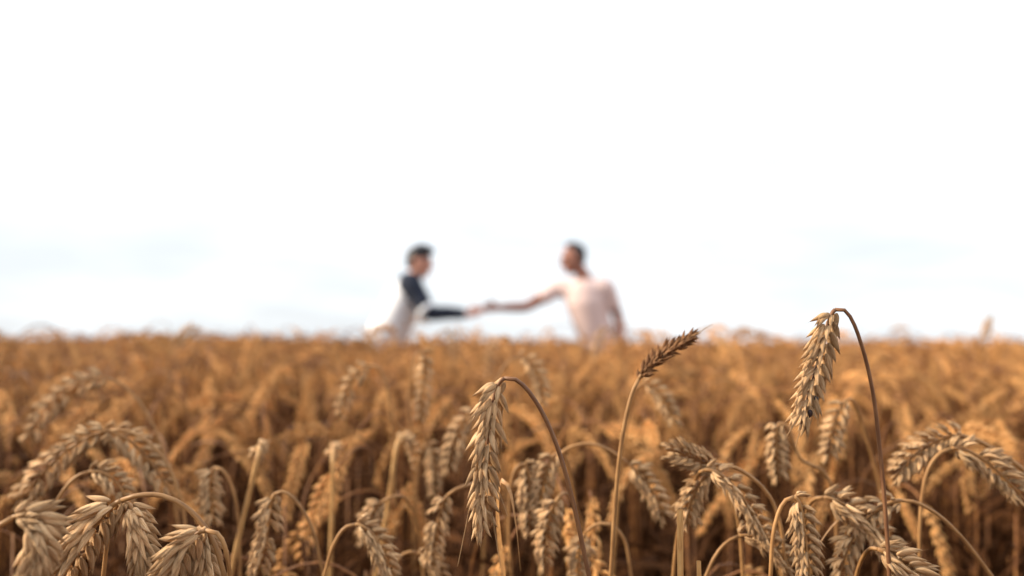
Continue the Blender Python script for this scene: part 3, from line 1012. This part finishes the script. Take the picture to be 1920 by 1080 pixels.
# ------------------------------------------------------------------ people
def remeshed(name, bag, material, voxel, smooth=3):
    me = bag.mesh(name, material)
    o = bpy.data.objects.new('tmp', me)
    col.objects.link(o)
    m = o.modifiers.new('r', 'REMESH')
    m.mode = 'VOXEL'
    m.voxel_size = voxel
    m.use_smooth_shade = True
    s = o.modifiers.new('s', 'SMOOTH')
    s.iterations = smooth
    s.factor = 0.5
    dg = bpy.context.evaluated_depsgraph_get()
    res = bpy.data.meshes.new_from_object(o.evaluated_get(dg))
    bpy.data.objects.remove(o)
    res.name = name
    res.materials.clear()
    res.materials.append(material)
    return res


def ball(c, rx, ry, rz, ax=None, n=14, cut=None):
    """ellipsoid; ax: 3x3 columns for its axes"""
    ax = np.eye(3) if ax is None else np.asarray(ax)
    V, F = [], []
    m = n * 2
    for i in range(n + 1):
        p = math.pi * i / n
        for j in range(m):
            q = 2 * math.pi * j / m
            V.append((rx * math.sin(p) * math.cos(q), ry * math.sin(p) * math.sin(q), rz * math.cos(p)))
    for i in range(n):
        for j in range(m):
            k = (j + 1) % m
            F.append((i * m + j, (i + 1) * m + j, (i + 1) * m + k, i * m + k))
    return np.array(V) @ ax.T + np.asarray(c), F


def unit(v):
    v = np.asarray(v, float)
    return v / np.linalg.norm(v)


def limb(P, r, n=24, sides=14, ref=None, r2=None):
    Q = catmull(P, n)
    u0 = np.concatenate([[0], np.cumsum(np.linalg.norm(np.diff(np.array(P, float), axis=0), axis=1))])
    u = np.linspace(0, u0[-1], n)
    a = tube(Q, np.interp(u, u0, r), sides, ref, True, None if r2 is None else np.interp(u, u0, r2))
    return a[0], a[1]


def hand(bag, wrist, dirn, pnormal, curl, thumb_up, s=1.0):
    """palm, four unequal curled fingers and a thumb leaving the side of the palm"""
    d = unit(dirn)
    nrm = unit(np.asarray(pnormal) - d * np.dot(pnormal, d))
    up = np.cross(nrm, d)
    if np.dot(up, thumb_up) < 0:
        up = -up
    w = np.asarray(wrist, float)
    bag.add(*limb([w - d * .02, w + d * .02, w + d * .055, w + d * .095], [.026 * s, .034 * s, .041 * s, .038 * s], 12, 12, up, [.019 * s, .016 * s, .014 * s, .012 * s]))
    for k, (off, ln, rr) in enumerate(((.029, .070, .0088), (.010, .078, .0092), (-.010, .072, .0088), (-.028, .058, .0078))):
        p = w + d * (.085 - abs(off) * .15) * s + up * off * s
        pts = [p]
        a = 0.15
        for f, q in ((.45, curl), (.30, curl * 1.2), (.25, curl * 0.8)):
            pts.append(pts[-1] + (d * math.cos(a) + nrm * math.sin(a)) * ln * f * s)
            a += q
        bag.add(*limb(pts, [rr * s, rr * .98 * s, rr * .9 * s, rr * .72 * s], 12, 8, up))
    p = w + d * .025 * s + up * .026 * s
    bag.add(*limb([p, p + (d * .5 + up * .7 + nrm * .2) * .036 * s, p + (d * 1.0 + up * .75 + nrm * .45) * .052 * s, p + (d * 1.35 + up * .7 + nrm * .75) * .058 * s],
                  [.014 * s, .012 * s, .0105 * s, .008 * s], 12, 8, d))


def head(bag, c, fwd, up, s=1.0):
    f = unit(fwd)
    u = unit(np.asarray(up) - f * np.dot(up, f))
    l = np.cross(u, f)
    ax = np.stack([f, l, u], 1)
    c = np.asarray(c, float)
    pt = lambda x, y_, z: c + (f * x + l * y_ + u * z) * s
    bag.add(*ball(pt(-.008, 0, .025), .096 * s, .075 * s, .090 * s, ax))
    bag.add(*ball(pt(.030, 0, -.035), .062 * s, .060 * s, .078 * s, ax))
    bag.add(*ball(pt(.062, 0, -.092), .026 * s, .030 * s, .022 * s, ax))       # chin
    bag.add(*limb([pt(.082, 0, .022), pt(.100, 0, -.004), pt(.112, 0, -.022), pt(.094, 0, -.030)], [.009 * s, .011 * s, .015 * s, .013 * s], 10, 8, l))   # nose
    bag.add(*ball(pt(.080, 0, .034), .014 * s, .045 * s, .010 * s, ax))         # brow ridge
    for sg in (-1, 1):
        bag.add(*ball(pt(.060, sg * .038, -.020), .026 * s, .022 * s, .022 * s, ax))
        bag.add(*ball(pt(-.006, sg * .076, -.006), .018 * s, .009 * s, .031 * s, ax))    # ears
    return pt, ax


def face_parts(root, pt, ax, s, skin):
    for sg in (-1, 1):
        V, F = ball(pt(.083, sg * .031, .008), .009 * s, .012 * s, .008 * s, ax, 8)
        link('eye', mesh_from('eye', V, F, M['eye']), root)
        V, F = limb([pt(.090, sg * .016, .030), pt(.090, sg * .034, .034), pt(.080, sg * .052, .028)], [.004 * s, .005 * s, .003 * s], 8, 6)
        link('eyebrow', mesh_from('eyebrow', V, F, M['hair']), root)
    V, F = limb([pt(.076, -.024, -.060), pt(.092, 0, -.058), pt(.076, .024, -.060)], [.004 * s, .007 * s, .004 * s], 10, 8)
    link('mouth', mesh_from('mouth', V, F, M['lip']), root)


def hair_mesh(pt, ax, s, front, r):
    """cap of short hair over the skull, longer at the front when front > 0; tufts break its outline"""
    g = Bag()
    sb = 0.0 if front else 0.026
    g.add(*ball(pt(-.014 - sb, 0, .046), (.099 - sb * .6) * s, .079 * s, .084 * s, ax))
    g.add(*ball(pt(-.045, 0, .010), .066 * s, .073 * s, .078 * s, ax))
    if front:
        g.add(*ball(pt(.052, .0, .098), .064 * s, .056 * s, .032 * s, ax))
    for k in range(46):
        a, b = r.uniform(0, 6.28), r.uniform(0.1, 1.25)
        x, y_, z = math.cos(a) * math.sin(b) * .095 - .014, math.sin(a) * math.sin(b) * .077, math.cos(b) * .083 + .046
        if x > 0.045 - sb * 1.6 and z < 0.085 + sb:
            continue
        g.add(*limb([pt(x * .93, y_ * .93, z), pt(x + .008 + front * .02, y_ * 1.05, z + .012), pt(x + .014 + front * .035, y_ * 1.08, z + .012 + front * .006)], [.012 * s, .009 * s, .004 * s], 6, 6))
    return g


def leg_set(bag, hips, knees, ankles, rr):
    for h, k, a in zip(hips, knees, ankles):
        bag.add(*limb([h, (np.array(h) * .5 + np.array(k) * .5), k, (np.array(k) * .6 + np.array(a) * .4), a], rr, 30, 16))


W = lambda x, y_, dy=0.0: np.array(at(x, y_, 6.0 + dy))

# the person on the left, in the raglan shirt, facing right
hipL = W(728, 648, 0.02)
chestL = W(760, 556, -0.01)
neckL = W(778, 518, 0.0)
headL = W(786, 492, 0.0)
shR = W(769, 533, -0.19)
shL = W(762, 533, 0.19)
elR = W(803, 585, -0.28)
wrR = W(880, 589, -0.12)
haR = W(915, 577, -0.05)
elL = W(728, 592, 0.30)
wrL = W(735, 645, 0.30)
side = unit(shR - shL)
g = Bag()
g.add(*limb([hipL - [0, 0, .06], hipL + [0, 0, .06], (hipL + chestL) / 2, chestL, (chestL * .45 + neckL * .55), neckL], [.155, .150, .135, .165, .15, .06], 34, 20, side, [.115, .11, .10, .115, .095, .058]))
g.add(*limb([neckL - [0.01, 0, .05], neckL, headL - [0.01, 0, .04]], [.06, .054, .052], 10, 14))
for s_, e_, w_ in ((shR, elR, wrR), (shL, elL, wrL)):
    g.add(*limb([chestL * .35 + neckL * .15 + s_ * .5, s_, s_ * .5 + e_ * .5, e_, e_ * .55 + w_ * .45, w_], [.07, .06, .048, .040, .040, .027], 34, 14))
ptL, axL = head(g, headL, (1, -0.10, -0.10), (0.12, 0, 1), 0.97)
hand(g, wrR, haR - wrR, (0.05, 1, 0.0), 0.55, (0.2, 0, 1), 0.9)
hand(g, wrL, wrL - elL, (1, 0, 0), 0.35, (0, -1, 0))
hips = [hipL + side * .095 - [0, 0, .05], hipL - side * .095 - [0, 0, .05]]
ank = [np.array([hipL[0] + .16, hipL[1] - .13, .09]), np.array([hipL[0] - .12, hipL[1] + .12, .09])]
kne = [(h + a) / 2 + [0.05, 0, .02] for h, a in zip(hips, ank)]
leg_set(g, hips, kne, ank, [.085, .075, .055, .052, .037])
for a in ank:
    g.add(*limb([a - [.04, 0, .055], a + [.05, 0, -.04], a + [.16, 0, -.07]], [.035, .038, .03], 12, 12))
rootL = empty('person', (hipL[0], hipL[1], 0))
tag(rootL, 'person in white shirt with navy raglan sleeves, facing right and shaking hands in the wheat', 'person', None)
off = np.array([hipL[0], hipL[1], 0])


def shift(me, off):
    me.transform(Matrix.Translation(tuple(-off)))
    return me


def bagmesh(name, m, parts):
    q = Bag()
    for p in parts:
        q.add(*p)
    return q.mesh(name, m)


link('body', shift(remeshed('body', g, M['skin_l'], .006), off), rootL)
fp0 = len(bpy.data.objects)
pre = set(bpy.data.objects)
face_parts(rootL, ptL, axL, 0.97, M['skin_l'])
link('hair', remeshed('hair', hair_mesh(ptL, axL, 0.97, 1.0, random.Random(3)), M['hair'], .006, 1), rootL)
g = Bag()
g.add(*limb([hipL - [0.02, 0, .13], hipL + [-.02, 0, .05], (hipL + chestL) / 2 - [.02, 0, 0], chestL, (chestL * .4 + neckL * .6), neckL * .92 + chestL * .08], [.185, .178, .165, .185, .155, .078], 36, 22, side, [.155, .152, .148, .142, .105, .074]))
shirt = remeshed('shirt', g, M['white'], .009, 4)
link('shirt', shirt, rootL)
for s_, e_, w_, tw in ((shR, elR, wrR, 1), (shL, elL, wrL, 1)):
    inn = chestL * .25 + neckL * .35 + s_ * .4
    sl = catmull([inn, s_, s_ * .5 + e_ * .5, e_, e_ * .5 + w_ * .5, w_], 61)
    rr = np.interp(np.linspace(0, 1, 61), [0, .15, .35, .55, .8, 1], [.090, .086, .074, .058, .048, .036])
    link('sleeve', bagmesh('sleeve', M['navy'], [tube(sl[:30], rr[:30], 16)]), rootL)
    st = link('sleeve_stripe', bagmesh('sleeve_stripe', M['white'], [tube(sl[29:32], rr[29:32] + .001, 16)]), rootL)
    cu = link('cuff_sleeve', bagmesh('cuff_sleeve', M['navy'], [tube(sl[31:57], rr[31:57], 16)]), rootL)
g = Bag()
leg_set(g, [h + [0, 0, .03] for h in hips], kne, [a - [0, 0, .02] for a in ank], [.105, .092, .075, .070, .062])
g.add(*limb([hipL - [0, 0, .10], hipL + [0, 0, .03]], [.165, .16], 8, 18, side, [.125, .12]))
link('trousers', remeshed('trousers', g, M['denim'], .010, 3), rootL)
for a in ank:
    V, F = limb([a - [.06, 0, .045], a + [.03, 0, -.035], a + [.12, 0, -.05], a + [.18, 0, -.06]], [.040, .046, .040, .028], 16, 14)
    link('shoe', mesh_from('shoe', V, F, M['shoe']), rootL)

# the person on the right, in the pale pink shirt, turned towards the camera
hipR = W(1122, 650, 0.05)
chestR = W(1100, 562, 0.02)
neckR = W(1094, 518, 0.0)
headR = W(1074, 487, -0.01)
sA = W(1047, 541, 0.06)           # his right, reaching
sB = W(1134, 538, -0.04)          # his left, hanging
eA = W(986, 575, 0.02)
wA = W(934, 577, 0.0)
hA = W(898, 578, -0.04)
eB = W(1158, 592, 0.02)
wB = W(1168, 642, -0.06)
sideR = unit(sB - sA)
g = Bag()
g.add(*limb([hipR - [0, 0, .06], hipR + [0, 0, .06], (hipR + chestR) / 2, chestR, chestR * .45 + neckR * .55, neckR], [.135, .13, .12, .15, .135, .06], 34, 20, sideR, [.115, .11, .10, .12, .095, .056]))
g.add(*limb([neckR - [-.005, 0, .05], neckR, headR * .75 + neckR * .25 + [.012, 0, -.02]], [.062, .055, .05], 10, 14))
for s_, e_, w_ in ((sA, eA, wA), (sB, eB, wB)):
    g.add(*limb([chestR * .35 + neckR * .15 + s_ * .5, s_, s_ * .5 + e_ * .5, e_, e_ * .55 + w_ * .45, w_], [.07, .062, .048, .040, .039, .028], 34, 14))
ptR, axR = head(g, headR, (-0.95, -0.22, -0.20), (-0.20, 0, 1), 0.93)
hand(g, wA, hA - wA, (-0.05, -1, 0.0), 0.55, (-0.2, 0, 1), 0.9)
hand(g, wB, wB - eB, (-1, 0, 0), 0.35, (0, -1, 0))
hips = [hipR + sideR * .095 - [0, 0, .05], hipR - sideR * .095 - [0, 0, .05]]
ank = [np.array([hipR[0] + .18, hipR[1] + .03, .09]), np.array([hipR[0] - .17, hipR[1] - .02, .09])]
kne = [(h + a) / 2 + [-.02, -.04, .02] for h, a in zip(hips, ank)]
leg_set(g, hips, kne, ank, [.085, .075, .055, .052, .037])
tw = [unit([0.1, -1, 0]) * [1, 1, 0], unit([-.7, -.7, 0])]
for a, t in zip(ank, tw):
    g.add(*limb([a - t * .04 - [0, 0, .055], a + t * .05 - [0, 0, .04], a + t * .16 - [0, 0, .07]], [.035, .038, .03], 12, 12))
rootR = empty('person', (hipR[0], hipR[1], 0))
tag(rootR, 'person in pale pink short sleeved shirt, reaching left to shake hands in the wheat', 'person', None)
offR = np.array([hipR[0], hipR[1], 0])
pre2 = set(bpy.data.objects)
link('body', remeshed('body', g, M['skin_r'], .006), rootR)
face_parts(rootR, ptR, axR, 0.93, M['skin_r'])
link('hair', remeshed('hair', hair_mesh(ptR, axR, 0.93, 0.0, random.Random(4)), M['hair'], .006, 1), rootR)
g = Bag()
g.add(*limb([hipR - [0, 0, .12], hipR + [0, 0, .05], (hipR + chestR) / 2, chestR, chestR * .4 + neckR * .6, neckR * .9 + chestR * .1], [.15, .142, .14, .168, .145, .078], 36, 22, sideR, [.14, .13, .13, .14, .108, .076]))
for s_, e_, f in ((sA, eA, .55), (sB, eB, .72)):
    g.add(*limb([chestR * .35 + neckR * .15 + s_ * .5, s_, s_ * .6 + e_ * .4, s_ * (1 - f) + e_ * f], [.082, .070, .064, .060], 18, 16))
link('shirt', remeshed('shirt', g, M['pink'], .009, 4), rootR)
g = Bag()
leg_set(g, [h + [0, 0, .03] for h in hips], kne, [a - [0, 0, .02] for a in ank], [.105, .092, .075, .070, .062])
g.add(*limb([hipR - [0, 0, .10], hipR + [0, 0, .03]], [.165, .16], 8, 18, sideR, [.125, .12]))
link('trousers', remeshed('trousers', g, M['khaki'], .010, 3), rootR)
for a, t in zip(ank, tw):
    V, F = limb([a - t * .06 - [0, 0, .045], a + t * .03 - [0, 0, .035], a + t * .12 - [0, 0, .05], a + t * .18 - [0, 0, .06]], [.040, .046, .040, .028], 16, 14)
    link('shoe', mesh_from('shoe', V, F, M['shoe']), rootR)
# bring the parts into their person's own coordinates
for root, o_ in ((rootL, off), (rootR, offR)):
    done = set()
    for ch in root.children:
        if ch.data.name in done or (root is rootL and ch.name.split('.')[0] == 'body'):
            continue
        done.add(ch.data.name)
        shift(ch.data, o_)
